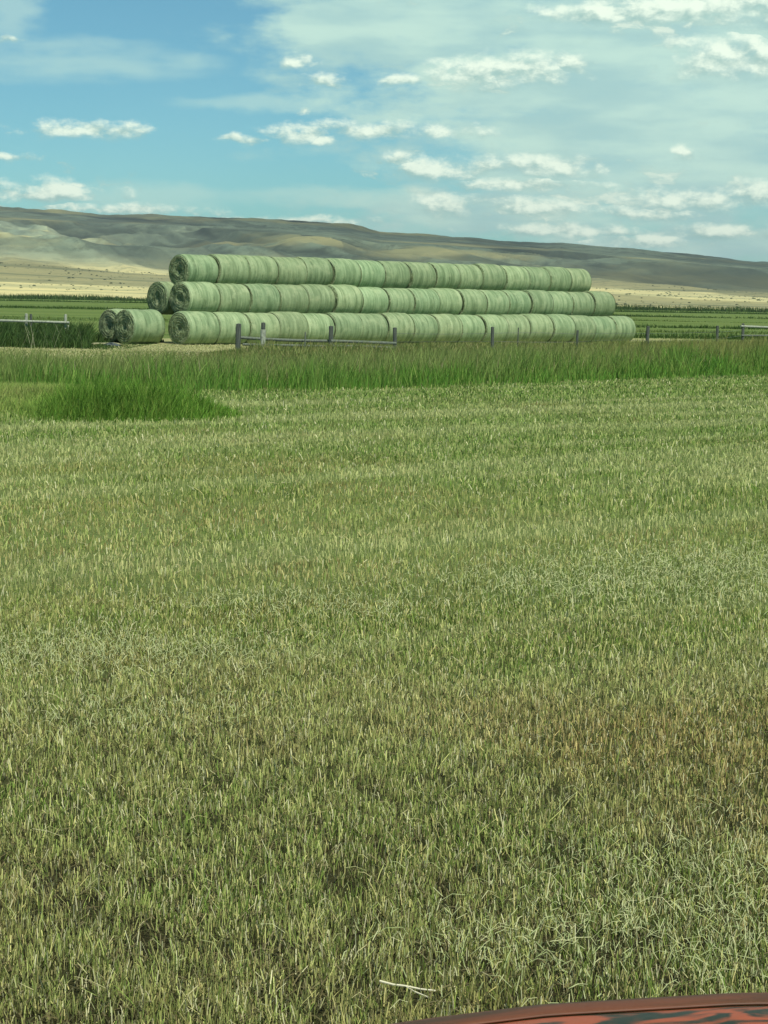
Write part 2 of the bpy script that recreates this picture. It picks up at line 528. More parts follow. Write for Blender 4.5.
def build_shade_clouds():
    ALT = 1500.0
    def to_deck(p):
        k = (ALT - p[2]) / SUN_DIR.z
        return p[0] + SUN_DIR.x * k, p[1] + SUN_DIR.y * k
    step = 18.0
    xs = np.arange(-2600, 4200, step); ys = np.arange(-300, 7600, step)
    X, Y = np.meshgrid(xs, ys)
    mask = np.ones(X.shape)
    # sun gaps: each a run of ground points (pixel polyline) with a half-width in px
    gaps = [([(0, 234), (28, 231), (55, 236)], 5.0), ([(88, 239), (118, 238), (135, 240)], 3.2), ([(145, 241), (165, 236), (185, 241)], 3.4),
            ([(-40, 250), (0, 255), (40, 257), (80, 263), (120, 268), (170, 273)], 3.2), ([(-60, 284), (0, 287), (70, 288), (150, 291)], 4.0),
            ([(575, 288.5), (620, 291.5), (680, 295.2), (768, 299.3), (850, 303)], 4.6), ([(-40, 226), (-10, 230)], 5)]
    wob = 46 * (fbm(X / 210, Y / 210, 61, 4) - .5) * 2
    for pts, hw in gaps:
        for (a, b) in zip(pts[:-1], pts[1:]):
            for t in np.linspace(0, 1, 9):
                px = a[0] + (b[0] - a[0]) * t; py = a[1] + (b[1] - a[1]) * t
                hi = np.array(ray_hit(px, py - hw)); lo = np.array(ray_hit(px, py + hw)); c = (hi + lo) / 2
                cx, cy = to_deck(c)
                dn = max(60.0, min(700.0, .5 * abs(math.hypot(*hi[:2]) - math.hypot(*lo[:2]))))
                dx = math.hypot(c[0], c[1]) / F * (abs(b[0] - a[0]) / 8.0 * .9 + 6)
                q = np.hypot((X - cx + wob) / max(dx, 60), (Y - cy + wob) / dn)
                mask = np.minimum(mask, np.clip((q - .7) / .6, 0, 1))
    # the near meadow stays in the sun
    nearY = 900 + SUN_DIR.y * ALT / SUN_DIR.z
    mask *= np.clip((Y - (nearY + 170)) / 160 + (fbm(X / 300, Y / 300, 5, 3) - .5), 0, 1)
    edge = np.minimum.reduce([X - xs[0], xs[-1] - X, ys[-1] - Y]) / 500
    mask *= np.clip(edge + .6 * (fbm(X / 400, Y / 400, 8, 4) - .5), 0, 1)
    keep = mask > .35
    kk = ALT / SUN_DIR.z
    Rg = np.hypot(X - SUN_DIR.x * kk, Y - SUN_DIR.y * kk)
    opac = .35 + .13 * np.clip((Rg - 4600) / 900, 0, 1) + .30 * (fbm(X / 620, Y / 620, 33, 4) - .5)  # deck made thicker above the far ridge to darken it
    opac = np.clip(opac, .26, .70)
    top = ALT + 20 + 260 * np.clip(mask - .35, 0, 1) * fbm(X / 260, Y / 260, 90, 5)
    bot = ALT - 10 - 40 * np.clip(mask - .35, 0, 1) * fbm(X / 200, Y / 200, 91, 4)
    ny, nx = X.shape
    idx = np.arange(ny * nx).reshape(ny, nx)
    f = keep[:-1, :-1] & keep[1:, :-1] & keep[:-1, 1:] & keep[1:, 1:]
    q = np.stack([idx[:-1, :-1][f], idx[:-1, 1:][f], idx[1:, 1:][f], idx[1:, :-1][f]], 1)
    V = np.concatenate([np.stack([X, Y, top], -1).reshape(-1, 3), np.stack([X, Y, bot], -1).reshape(-1, 3)])
    Q = np.concatenate([q, q[:, ::-1] + ny * nx])
    used = np.zeros(len(V), bool); used[Q.ravel()] = True
    mp = np.cumsum(used) - 1
    me = np_mesh('shade_clouds', V[used], mp[Q])
    me.attributes.new('cover', 'FLOAT', 'POINT').data.foreach_set('value', np.concatenate([opac.ravel(), opac.ravel()])[used].astype(np.float32))
    m, nt, b = newmat('shade_cloud')
    b.inputs['Base Color'].default_value = (.9, .9, .9, 1); b.inputs['Roughness'].default_value = 1
    b.inputs['Specular IOR Level'].default_value = 0
    t = N(nt, 'ShaderNodeBsdfTransparent'); mx = N(nt, 'ShaderNodeMixShader'); ad = N(nt, 'ShaderNodeAttribute', attribute_name='cover'); nt.links.new(ad.outputs['Fac'], mx.inputs[0])
    nt.links.new(t.outputs[0], mx.inputs[1]); nt.links.new(b.outputs[0], mx.inputs[2])
    nt.links.new(mx.outputs[0], nt.nodes['Material Output'].inputs['Surface'])
    tag(link('shade_clouds', me, m, smooth=True), kind='structure')


build_shade_clouds()


# ------------------------------------------------------------------ scrub on the plain, meadow swaths
def blob_cloud(name, P, r, hgt, col, mat):
    """many small rough domes in one mesh (ground cover)"""
    n = len(P); k = 7
    ang = np.linspace(0, 2 * math.pi, k, endpoint=False)
    V = []
    for lev, (rr, zz) in enumerate(((1, 0), (.85, .5), (.4, .9))):
        jr = rng.uniform(.7, 1.25, (n, k))
        V.append(np.stack([P[:, :1] + r[:, None] * rr * jr * np.cos(ang), P[:, 1:2] + r[:, None] * rr * jr * np.sin(ang),
                           P[:, 2:3] + hgt[:, None] * zz * rng.uniform(.8, 1.2, (n, k))], -1))
    top = np.stack([P[:, 0], P[:, 1], P[:, 2] + hgt], -1)[:, None]
    V = np.concatenate(V + [top], 1); m = V.shape[1]
    base = (np.arange(n) * m)[:, None]
    q = []; t3 = []
    for lev in range(2):
        for i in range(k):
            j = (i + 1) % k
            q.append(base + np.array([[lev * k + i, lev * k + j, lev * k + k + j, lev * k + k + i]]))
    for i in range(k):
        t3.append(base + np.array([[2 * k + i, 2 * k + (i + 1) % k, 3 * k]]))
    me = np_mesh(name, V.reshape(-1, 3), np.concatenate(q), np.concatenate(t3))
    at = me.attributes.new('tint', 'FLOAT_COLOR', 'POINT')
    C = np.repeat(np.concatenate([col, np.ones((n, 1))], 1).astype(np.float32), m, axis=0)
    at.data.foreach_set('color', C.ravel())
    return link(name, me, mat)


n = 6500
ph = rng.uniform(-.26, .26, n); rr = rng.uniform(960, 3300, n)
x = rr * np.sin(ph); y = rr * np.cos(ph)
k = fbm(x / 260, y / 70, 31, 3) > .56
x, y, rr = x[k], y[k], rr[k]; n = len(x)
P = np.stack([x, y, hill_z(x, y) - .1], 1)
sz = rng.gamma(2.2, .2, n) * (.7 + rr / 3000)
tag(blob_cloud('sagebrush', P, sz, sz * .8, pal(n, [(.14, .17, .09), (.20, .22, .12), (.11, .14, .075)], [1, 1, 1]), M_BLADE),
    'grey green sagebrush scattered over the dry plain below the hills', 'brush', kind='stuff')


def swath(name, rows, label):
    """rows: (distance, x0, x1, depth, height, colours); a strip of standing crop as leafy tufts"""
    PP = []; HH = []; WW = []; CC = []
    for (d, x0, x1, dep, h, slope, den, cols) in rows:
        n = int((x1 - x0) * dep * den * 1.4)
        xx = rng.uniform(x0, x1, n); yy = d + slope * xx + rng.uniform(-.5, .5, n) * dep
        PP.append(np.stack([xx, yy, 0 * xx - .02], 1)); HH.append(h * rng.uniform(.5, 1.2, n) * np.clip(3.2 * fbm(xx / d * 18, yy / d * 60, int(d), 3) - .8, .05, 1.3))
        WW.append(np.full(n, max(.05, d / F * .9)) * rng.uniform(.6, 1.4, n)); CC.append(pal(n, cols, [1] * len(cols)))
    P = np.concatenate(PP); h = np.concatenate(HH); w = np.concatenate(WW); c = np.concatenate(CC)
    o = blades(name, P, h, w, rng.normal(0, .25, (len(P), 2)), c, M_BLADE, 1)
    return tag(o, label, 'crop', kind='stuff')


G1 = [(.045, .095, .018), (.06, .12, .025), (.035, .075, .015)]
G2 = [(.11, .17, .045), (.15, .20, .06), (.09, .15, .03)]
swath('uncut_hay', [(140, 6, 60, 7, .40, .06, 14, G1), (170, 10, 70, 5, .26, .04, 9, G2), (205, 12, 80, 10, .36, .05, 7, G1),
                    (285, 16, 110, 9, .36, .05, 4, G2), (385, 18, 130, 16, .5, .04, 3, G1), (190, -60, -14, 22, .25, .05, 3, G2), (330, -90, -30, 30, .4, .03, 2, G1),
                    (620, -170, 190, 26, .6, .03, 1.2, G1)],
      'dark green strips of uncut hay standing in the meadow behind the stack')
swath('crop_band', [(862, -260, 260, 40, 2.0, .02, .8, G1)], 'dark green band of tall crop along the far edge of the meadow')

# ================================================================== HAY BALES
D = 1.65; R_B = D / 2
A_DIR = Vector((math.sin(rad(43)), math.cos(rad(43)), 0))
P_DIR = Vector((-A_DIR.y, A_DIR.x, 0))


def mat_wrap():
    m, nt, b = newmat('net_wrap')
    tc = N(nt, 'ShaderNodeTexCoord'); oi = N(nt, 'ShaderNodeObjectInfo')
    sh = N(nt, 'ShaderNodeVectorMath', operation='MULTIPLY_ADD')
    nt.links.new(oi.outputs['Random'], sh.inputs[1]); sh.inputs[0].default_value = (57, 31, 83)
    nt.links.new(tc.outputs['Object'], sh.inputs[2])
    rings = noise(nt, vmul(nt, sh.outputs[0], (3.2, .35, .35)), 1.5, 4, .62, .25)
    rings2 = noise(nt, vmul(nt, sh.outputs[0], (11, .7, .7)), 1.0, 3, .6, .2)
    blot = noise(nt, sh.outputs[0], 1.7, 5, .62)
    fuzz = noise(nt, sh.outputs[0], 20, 4, .75)
    c = mixc(nt, sstep(nt, rings, .36, .62), (.17, .255, .125), (.28, .385, .205))
    c = mixc(nt, math_(nt, 'MULTIPLY', sstep(nt, rings2, .57, .70), .5), c, (.42, .54, .31))
    c = mixc(nt, math_(nt, 'MULTIPLY', sstep(nt, rings2, .42, .32), .75), c, (.075, .13, .055))
    c = mixc(nt, math_(nt, 'MULTIPLY', sstep(nt, blot, .48, .68), .6), c, (.37, .46, .255))
    c = mixc(nt, math_(nt, 'MULTIPLY', sstep(nt, blot, .46, .32), .4), c, (.14, .23, .11))
    c = mixc(nt, math_(nt, 'MULTIPLY', sstep(nt, fuzz, .52, .70), .5), c, (.12, .17, .065))
    hsv = N(nt, 'ShaderNodeHueSaturation'); nt.links.new(c, hsv.inputs['Color'])
    nt.links.new(math_(nt, 'ADD', math_(nt, 'MULTIPLY', oi.outputs['Random'], .26), .84), hsv.inputs['Value'])
    r2 = math_(nt, 'FRACT', math_(nt, 'MULTIPLY', oi.outputs['Random'], 17.3))
    nt.links.new(math_(nt, 'ADD', math_(nt, 'MULTIPLY', r2, .028), .482), hsv.inputs['Hue'])
    nt.links.new(hsv.outputs[0], b.inputs['Base Color'])
    b.inputs['Roughness'].default_value = .6; b.inputs['Specular IOR Level'].default_value = .3
    bp = N(nt, 'ShaderNodeBump'); bp.inputs['Strength'].default_value = .7; bp.inputs['Distance'].default_value = .05
    hh = math_(nt, 'ADD', math_(nt, 'MULTIPLY', rings, 1.0), math_(nt, 'ADD', math_(nt, 'MULTIPLY', fuzz, .4), math_(nt, 'MULTIPLY', blot, .5)))
    nt.links.new(hh, bp.inputs['Height']); nt.links.new(bp.outputs[0], b.inputs['Normal'])
    return m


def mat_face():
    m, nt, b = newmat('hay_spiral')
    tc = N(nt, 'ShaderNodeTexCoord'); oi = N(nt, 'ShaderNodeObjectInfo')
    P = tc.outputs['Object']
    sp = N(nt, 'ShaderNodeSeparateXYZ'); nt.links.new(P, sp.inputs[0])
    y, z = sp.outputs[1], sp.outputs[2]
    r = math_(nt, 'SQRT', math_(nt, 'ADD', math_(nt, 'MULTIPLY', y, y), math_(nt, 'MULTIPLY', z, z)))
    a = math_(nt, 'DIVIDE', math_(nt, 'ARCTAN2', y, z), 2 * math.pi)
    nz = noise(nt, P, 3.0, 5, .65); nf = noise(nt, P, 16, 5, .7)
    sh = N(nt, 'ShaderNodeVectorMath', operation='MULTIPLY_ADD')
    nt.links.new(oi.outputs['Random'], sh.inputs[1]); sh.inputs[0].default_value = (37, 51, 23); nt.links.new(P, sh.inputs[2])
    nz = noise(nt, sh.outputs[0], 2.6, 5, .7); nf = noise(nt, sh.outputs[0], 11, 5, .75)
    ph = math_(nt, 'ADD', math_(nt, 'MULTIPLY', r, 6.0), math_(nt, 'ADD', a, math_(nt, 'MULTIPLY', nz, 4.0)))
    ring = math_(nt, 'ABSOLUTE', math_(nt, 'SUBTRACT', math_(nt, 'FRACT', ph), .5))
    c = mixc(nt, math_(nt, 'MULTIPLY', sstep(nt, ring, .05, .45), .6), (.21, .29, .145), (.40, .49, .27))
    c = mixc(nt, sstep(nt, nz, .50, .66), c, (.40, .46, .26))
    c = mixc(nt, math_(nt, 'MULTIPLY', sstep(nt, nf, .48, .64), .7), c, (.12, .17, .07))
    c = mixc(nt, math_(nt, 'MULTIPLY', sstep(nt, nf, .46, .34), .5), c, (.42, .46, .27))
    nt.links.new(c, b.inputs['Base Color']); b.inputs['Roughness'].default_value = .95; b.inputs['Specular IOR Level'].default_value = .1
    bp = N(nt, 'ShaderNodeBump'); bp.inputs['Strength'].default_value = 1; bp.inputs['Distance'].default_value = .10
    nt.links.new(math_(nt, 'ADD', math_(nt, 'ADD', ring, nf), nz), bp.inputs['Height']); nt.links.new(bp.outputs[0], b.inputs['Normal'])
    return m


M_WRAP, M_FACE = mat_wrap(), mat_face()


def wrap_mesh(L, seed):
    """drum of net wrap along local X, centred on the origin, soft shoulders, uneven bulges and hoops"""
    nu, nv = 22, 44
    t = np.concatenate([[0, .012, .03], np.linspace(.06, .94, nu - 6), [.97, .988, 1]])
    ang = np.linspace(0, 2 * math.pi, nv, endpoint=False)
    T, A = np.meshgrid(t, ang, indexing='ij')
    e = np.minimum(T, 1 - T) * L
    rr = R_B * (1 - .06 * np.exp(-e / .032) - .032 * np.exp(-e / .14))
    rr = rr * (1 + .022 * (vnoise(T * 9 + seed, T * 0, 3) - .5) +   .05 * (fbm(T * 2.4 + seed * 3.1, np.cos(A) * 1.3 + 9, 4, 3) - .5)
               + .02 * (fbm(np.sin(A) * 2 + seed, T * 4 + np.cos(A) * 2, 6, 3) - .5))
    X = (T - .5) * L; Yc = rr * np.cos(A); Zc = rr * np.sin(A)
    Zc = np.where(Zc < -R_B * .95, -R_B * .95 + (Zc + R_B * .95) * .3, Zc)
    V = np.stack([X, Yc, Zc], -1).reshape(-1, 3)
    n0 = len(t)
    i = np.arange(n0 - 1)[:, None] * nv + np.arange(nv)[None]; j = np.arange(n0 - 1)[:, None] * nv + ((np.arange(nv) + 1) % nv)[None]
    Q = np.stack([i.ravel(), (i + nv).ravel(), (j + nv).ravel(), j.ravel()], 1)
    return np_mesh('net_wrap', V, Q)


def face_mesh(L, side, seed):
    """end of the bale: rolled hay, shaggy, sunk towards the core"""
    nv, nr = 44, 16
    ang = np.linspace(0, 2 * math.pi, nv, endpoint=False); rad_ = np.linspace(1, .04, nr)
    Rr, A = np.meshgrid(rad_, ang, indexing='ij')
    rr = R_B * .975 * Rr
    x = L / 2 - .025 + .07 * (1 - Rr ** 4) * .6 - .12 * np.exp(-(Rr / .22) ** 2)
    x = x + .10 * (fbm(Rr * np.cos(A) * 3 + seed * 5, Rr * np.sin(A) * 3 + seed, 8, 4) - .5) + .035 * np.sin(Rr * 42 + A + seed)
    x[0] = L / 2 - .03
    Y = rr * np.cos(A); Z = rr * np.sin(A)
    V = np.stack([x * side, Y, Z], -1).reshape(-1, 3)
    i = np.arange(nr - 1)[:, None] * nv + np.arange(nv)[None]; j = np.arange(nr - 1)[:, None] * nv + ((np.arange(nv) + 1) % nv)[None]
    Q = np.stack([i.ravel(), j.ravel(), (j + nv).ravel(), (i + nv).ravel()], 1)
    cap = (nr - 1) * nv
    T3 = np.stack([np.full(nv - 2, cap), cap + np.arange(1, nv - 1), cap + np.arange(2, nv)], 1)
    return np_mesh('hay_face', V, Q, T3)


ORD = ['first', 'second', 'third', 'fourth', 'fifth', 'sixth', 'seventh', 'eighth', 'ninth', 'tenth', 'eleventh', 'twelfth', 'thirteenth',
       'fourteenth', 'fifteenth', 'sixteenth', 'seventeenth', 'eighteenth']
RZ = math.atan2(A_DIR.y, A_DIR.x)


def bale(center, L, label, roll, seed):
    t = empty('hay_bale', center - Vector((0, 0, R_B)), label, 'hay bale', 'round hay bales stacked in rows')
    t.rotation_euler = (0, 0, RZ + random.uniform(-.012, .012))
    k_ = random.uniform(.975, 1.022); t.scale = (1, k_, k_)
    w = link('net_wrap', wrap_mesh(L, seed), M_WRAP, t, True)
    w.location = (0, 0, R_B); w.rotation_euler = (0, 0, 0)
    for s in (-1, 1):
        f = link('hay_face', face_mesh(L, s, seed + s * .37), M_FACE, t, True); f.location = (0, 0, R_B)
    return t


def solve_s(origin, px, edge=True):
    """distance along the row at which its near rim reaches a pixel column"""
    lo, hi = -6.0, 60.0
    o = origin - P_DIR * R_B if edge else origin
    for _ in range(50):
        s = (lo + hi) / 2; p = o + A_DIR * s
        if 384 + F * p.x / p.y < px: lo = s
        else: hi = s
    return s


def row(origin, edges, what, last_px=None):
    ss = [solve_s(origin, e) for e in edges[:-1]] + [solve_s(origin, edges[-1])]
    L0 = (ss[-1] - ss[0]) / (len(ss) - 1)
    for k in range(len(ss) - 1):
        a = ss[0] + L0 * k; b = a + L0
        a = .45 * ss[k] + .55 * a; b = .45 * ss[k + 1] + .55 * b
        L = b - a - .045
        c = origin + A_DIR * ((a + b) / 2) + P_DIR * random.uniform(-.06, .06) + Vector((0, 0, random.uniform(-.035, .03)))
        bale(c, L, what(k, len(ss) - 1), 0, random.uniform(0, 100))


def rlabel(rowname, extra):
    def fn(k, n):
        if k in extra: return extra[k]
        if k < n - 5:
            return f'round green net-wrapped hay bale, {ORD[k]} from the left in the {rowname} row'
        return f'round green net-wrapped hay bale, {["rightmost", "second from the right", "third from the right", "fourth from the right", "fifth from the right"][n - 1 - k]} in the {rowname} row'
    return fn


zA = R_B - .03
A0 = Vector((gx(174.5, 96), 96, zA))
bot_e = [187, 219, 249, 279, 307, 334, 361, 387, 412, 436, 460, 483, 505, 527, 550, 572, 592, 613, 632]
mid_e = [188, 219, 249, 278, 307, 333, 359, 386, 411, 437, 460, 484, 506, 528, 548, 569, 591, 612]
top_e = [187, 217, 246, 276, 304, 330, 357, 381, 407, 432, 456, 479, 503, 526, 547, 568, 587]
row(A0, bot_e, rlabel('front bottom', {0: 'round hay bale at the left end of the front bottom row, swirled end showing'}))
dz = D * .845
M0 = A0 + P_DIR * (D * .52) + Vector((0, 0, dz))
row(M0, mid_e, rlabel('middle', {0: 'round hay bale at the left end of the front middle row, swirled end showing'}))
T0 = M0 + P_DIR * (D * .52) + Vector((0, 0, dz))
row(T0, top_e, rlabel('top', {0: 'round hay bale at the left end of the top row, swirled end before the hills'}))


def back_bale(level, px_center, dist_perp, label, extra=0):
    o = A0 + P_DIR * dist_perp + Vector((0, 0, level * dz))
    s = solve_s(o, px_center, edge=False)
    L = 1.9
    bale(o + A_DIR * (s + L / 2), L, label, 0, random.uniform(0, 100))
    return o, s, L


o, s, L = back_bale(0, 122, D * 1.04, 'round hay bale lying left of the front bottom row, its pale side fully in view')
back_bale(0, 106.5, D * 2.08, 'leftmost round hay bale of the stack, tucked behind another on the ground')
back_bale(1, 154.5, D * 1.56, 'round hay bale behind the middle row, shaggy end showing at its left')

# ================================================================== FENCES
def mat_wood(name, c0, c1):
    m, nt, b = newmat(name)
    tc = N(nt, 'ShaderNodeTexCoord')
    g = noise(nt, vmul(nt, tc.outputs['Object'], (14, 14, 1.6)), 2.0, 5, .7)
    k = noise(nt, tc.outputs['Object'], 5, 3)
    c = mixc(nt, sstep(nt, g, .35, .7), c0, c1)
    c = mixc(nt, math_(nt, 'MULTIPLY', sstep(nt, k, .55, .75), .5), c, (.06, .07, .05))
    nt.links.new(c, b.inputs['Base Color']); b.inputs['Roughness'].default_value = .9
    bp = N(nt, 'ShaderNodeBump'); bp.inputs['Strength'].default_value = .6; bp.inputs['Distance'].default_value = .02
    nt.links.new(g, bp.inputs['Height']); nt.links.new(bp.outputs[0], b.inputs['Normal'])
    return m


W_GREY = mat_wood('grey_wood', (.085, .11, .085), (.18, .21, .165))
W_DARK = mat_wood('dark_wood', (.045, .06, .05), (.11, .13, .10))
W_PALE = mat_wood('pale_wood', (.24, .28, .21), (.44, .48, .37))
m_, nt_, b_ = newmat('galvanised_wire'); b_.inputs['Base Color'].default_value = (.2, .21, .2, 1); b_.inputs['Metallic'].default_value = .7; b_.inputs['Roughness'].default_value = .5
M_WIRE = m_


def log(name, p0, p1, r0, r1, mat, parent, segs=12, rings=9, wob=.05):
    """round timber with an uneven skin, closed ends and a slight bow"""
    p0, p1 = Vector(p0), Vector(p1)
    ax = (p1 - p0); L = ax.length; ax.normalize()
    s = ax.orthogonal().normalized(); u = ax.cross(s)
    bm = bmesh.new(); prev = None
    bow = (s * random.uniform(-1, 1) + u * random.uniform(-1, 1)) * L * .008
    first = None
    for k in range(rings):
        t = k / (rings - 1)
        c = p0 + ax * L * t + bow * math.sin(math.pi * t)
        r = r0 + (r1 - r0) * t
        ringv = [bm.verts.new(c + (s * math.cos(a) + u * math.sin(a)) * r * (1 + random.uniform(-wob, wob))) for a in [2 * math.pi * i / segs for i in range(segs)]]
        if prev:
            for i in range(segs):
                bm.faces.new((prev[i], prev[(i + 1) % segs], ringv[(i + 1) % segs], ringv[i]))
        else: first = ringv
        prev = ringv
    tip = bm.verts.new(p1 + ax * r1 * .25)
    for i in range(segs): bm.faces.new((prev[i], prev[(i + 1) % segs], tip))
    bm.faces.new(first[::-1])
    bmesh.ops.recalc_face_normals(bm, faces=bm.faces)
    return bm_obj(name, bm, mat, parent)


def fence(name, loc, label, group=None):
    return empty(name, loc, label, 'fence', group)


def L_(root, p): return Vector(p) - root.location


def post(root, px, z, h, r, mat, tilt=0):
    x = gx(px, z)
    return log('post', L_(root, (x, z, -.2)), L_(root, (x + tilt, z, h)), r, r * .93, mat, root)


# left rail fence
f1 = fence('rail_fence', (gx(30, 94), 94, 0), 'weathered pale pole fence standing in dark weeds left of the stack')
post(f1, 24.5, 94, 1.36, .075, W_PALE); post(f1, 29, 94.4, 1.34, .06, W_DARK); post(f1, 63, 94, 1.36, .07, W_PALE, .03); post(f1, 66.5, 94.3, .85, .05, W_PALE, -.02)
post(f1, -30, 94, 1.3, .07, W_GREY)
log('rail', L_(f1, (gx(-60, 93.8), 93.85, 1.02)), L_(f1, (gx(67, 93.8), 93.85, .98)), .055, .06, W_PALE, f1)
log('rail', L_(f1, (gx(-58, 93.8), 93.85, .55)), L_(f1, (gx(64, 93.8), 93.85, .5)), .045, .05, W_GREY, f1)
# middle rail fence
f2 = fence('rail_fence', (gx(300, 81), 81, 0), 'low grey rail fence with stout posts before the left half of the stack')
post(f2, 235.5, 80.5, 1.24, .115, W_DARK, .02); post(f2, 328, 81.5, 1.2, .10, W_DARK, .0); post(f2, 392, 82, 1.18, .085, W_DARK, -.02)
pp = post(f2, 260.5, 81, 1.02, .115, W_PALE); pp['label'] = 'whitish post with a dark cap'
cp = log('cap', L_(f2, (gx(260.5, 81), 81, 1.035)), L_(f2, (gx(260.5, 81), 81, 1.30)), .09, .085, W_DARK, f2)
cp.parent = pp
for (a, b, za, zb, r) in ((236, 329, .70, .60, .06), (328, 393, .62, .55, .06), (240, 328, .42, .38, .05), (330, 391, .42, .36, .055)):
    log('rail', L_(f2, (gx(a, 80.8), 80.8, za)), L_(f2, (gx(b, 81.7), 81.7, zb)), r, r, W_GREY, f2)
log('post', L_(f2, (gx(302, 81.1), 81.1, -.1)), L_(f2, (gx(302.5, 81.1), 81.1, .95)), .03, .03, W_GREY, f2)
# wire fence along the right half
f3 = fence('wire_fence', (gx(560, 90), 90, 0), 'dark wooden post and wire fence in front of the right half of the stack')
wp = [(489, 87, 1.22, .075), (573, 89, 1.12, .055), (643, 95, 1.28, .085), (712, 105, 1.27, .075)]
for (px, z, h, r) in wp: post(f3, px, z, h, r, W_DARK, random.uniform(-.04, .04))
log('steel_stake', L_(f3, (gx(514, 88), 88, -.2)), L_(f3, (gx(514.5, 88), 88, 1.2)), .025, .025, W_DARK, f3)
wpts = [(392, 82.2)] + [(a, b) for a, b, _, _ in wp] + [(737, 117.8)]
for hz in (.95, .6):
    for (a, b) in zip(wpts[:-1], wpts[1:]):
        p0 = Vector((gx(a[0], a[1]), a[1], hz)); p1 = Vector((gx(b[0], b[1]), b[1], hz))
        log('wire', L_(f3, p0), L_(f3, p1), .006, .006, M_WIRE, f3, 5, 5, 0)
f4 = fence('rail_fence', (gx(760, 118), 118, 0), 'grey pole rail fence at the far right edge of the yard')
post(f4, 738, 118, 1.3, .09, W_DARK); post(f4, 800, 121, 1.3, .09, W_DARK)
log('rail', L_(f4, (gx(736, 117.8), 117.85, 1.15)), L_(f4, (gx(802, 121), 120.8, 1.12)), .06, .06, W_PALE, f4)
log('rail', L_(f4, (gx(737, 117.8), 117.85, .6)), L_(f4, (gx(801, 121), 120.8, .6)), .05, .05, W_GREY, f4)

# ================================================================== GRASS
def field_patch(X, Y):
    """slow patches of the mown field: green regrowth, straw, brown"""
    a = fbm(X / 2.6 + .12 * Y, Y / 3.4, 101, 4)
    q = Y - 1.0 * X
    sw = np.clip((fbm(q / 1.7, (X + Y) / 22, 7, 3) - .5) * 2.6 + .5, 0, 1)
    b = fbm(X / .8, Y / 1.0, 107, 3)
    return a, sw, b


def sample_field(n, z0, z1, dens_pow, xm=1.14, pad=1.0):
    zz = np.linspace(z0, z1, 600); pdf = (zz * .384 * xm + 2 * pad) * zz ** (-dens_pow)
    cdf = np.cumsum(pdf); cdf /= cdf[-1]
    Y = np.interp(rng.uniform(0, 1, n), cdf, zz)
    X = rng.uniform(-1, 1, n) * (.192 * xm * Y + pad)
    return X, Y


STRAWC = (.72, .66, .28); PALEG = (.53, .58, .20); GREEN = (.21, .335, .06); BROWN = (.29, .22, .09); DARKG = (.09, .14, .028)


def stubble(n, z0, z1, pw, hmul, wpx, name=None):
    X, Y = sample_field(n, z0, z1, pw)
    k = Y < edge_front(X) + .5
    X, Y = X[k], Y[k]
    clump = fbm(X / .09, Y / .16, 203, 2)
    k = rng.uniform(0, 1, len(X)) < np.clip((clump - .22) * 3.0, .28, 1)
    X, Y = X[k], Y[k]; n = len(X)
    a, sw, b = field_patch(X, Y)
    gfac = np.clip((a - .5) * 4.2 + .6 * (sw - .5) + (Y - 13) / 34 + .34, 0, 1)
    bfac = np.clip((b - .55) * 3, 0, 1) * np.clip(1.2 - gfac, 0, 1)
    c1 = pal(n, [STRAWC, PALEG, GREEN, BROWN], [3.4, 3, 1.8, 1.8]); c2 = pal(n, [PALEG, GREEN, DARKG, STRAWC], [3.4, 3.6, 1.8, 1.9])
    col = c1 * (1 - gfac[:, None]) + c2 * gfac[:, None]
    fg = np.clip((Y - 14) / 22, 0, 1)[:, None]
    col = col * (1 - fg * np.array((.20, .06, .14)))
    bn = np.clip((fbm(X / 1.9 + 5, Y / 2.6, 301, 4) - .52) * 7, 0, 1)[:, None] * (1 - .6 * fg)
    col = col * (1 - bn * np.array((.08, .17, .18)))
    col = col * (1 - .4 * bfac[:, None]) + np.array(BROWN) * .4 * bfac[:, None]
    st_ = np.clip((fbm((Y - .9 * X) / 1.3, (X + Y) / 18, 77, 3) - .52) * 7, 0, 1)[:, None] * np.clip((Y - 9) / 9, 0, 1)[:, None]
    col = col * (1 - .5 * st_) + np.array((.70, .72, .34)) * .5 * st_
    lowv = np.clip(.40 + (Y - 8) / 45, .40, .72)[:, None]; hiv = np.interp(Y, [6, 14, 40], [1.5, 1.26, 1.02])[:, None]
    col = col * (lowv + (hiv - lowv) * rng.uniform(0, 1, (n, 1)))
    pk = rng.uniform(0, 1, (n, 1)) < np.interp(Y, [6, 20], [.10, .03])[:, None]
    col = np.where(pk, np.array((.86, .84, .50)) * rng.uniform(.8, 1.05, (n, 1)), col)
    h = rng.gamma(7, 1 / 7, n) * .062 * hmul * (.85 + .4 * a)
    w = np.maximum(.0035, Y / F * wpx) * rng.uniform(.6, 1.3, n)
    lean = rng.normal(0, .15, (n, 2)) * np.where(rng.uniform(0, 1, (n, 1)) < .15, 3.0, 1.0)
    return X, Y, h, w, lean, col


parts = [stubble(350000, 4.6, 15, .75, .70, 1.0), stubble(300000, 15, 66, 1.15, .9, .95)]
X, Y, h, w, lean, col = [np.concatenate(v) for v in zip(*parts)]
P = np.stack([X, Y, 0 * X - .005], 1)
tag(blades('stubble', P, h, w, lean, col, M_BLADE, 2, .4, blunt=True),
    'short mown hay stubble in straw and green covering the whole field in front', 'stubble', kind='stuff')

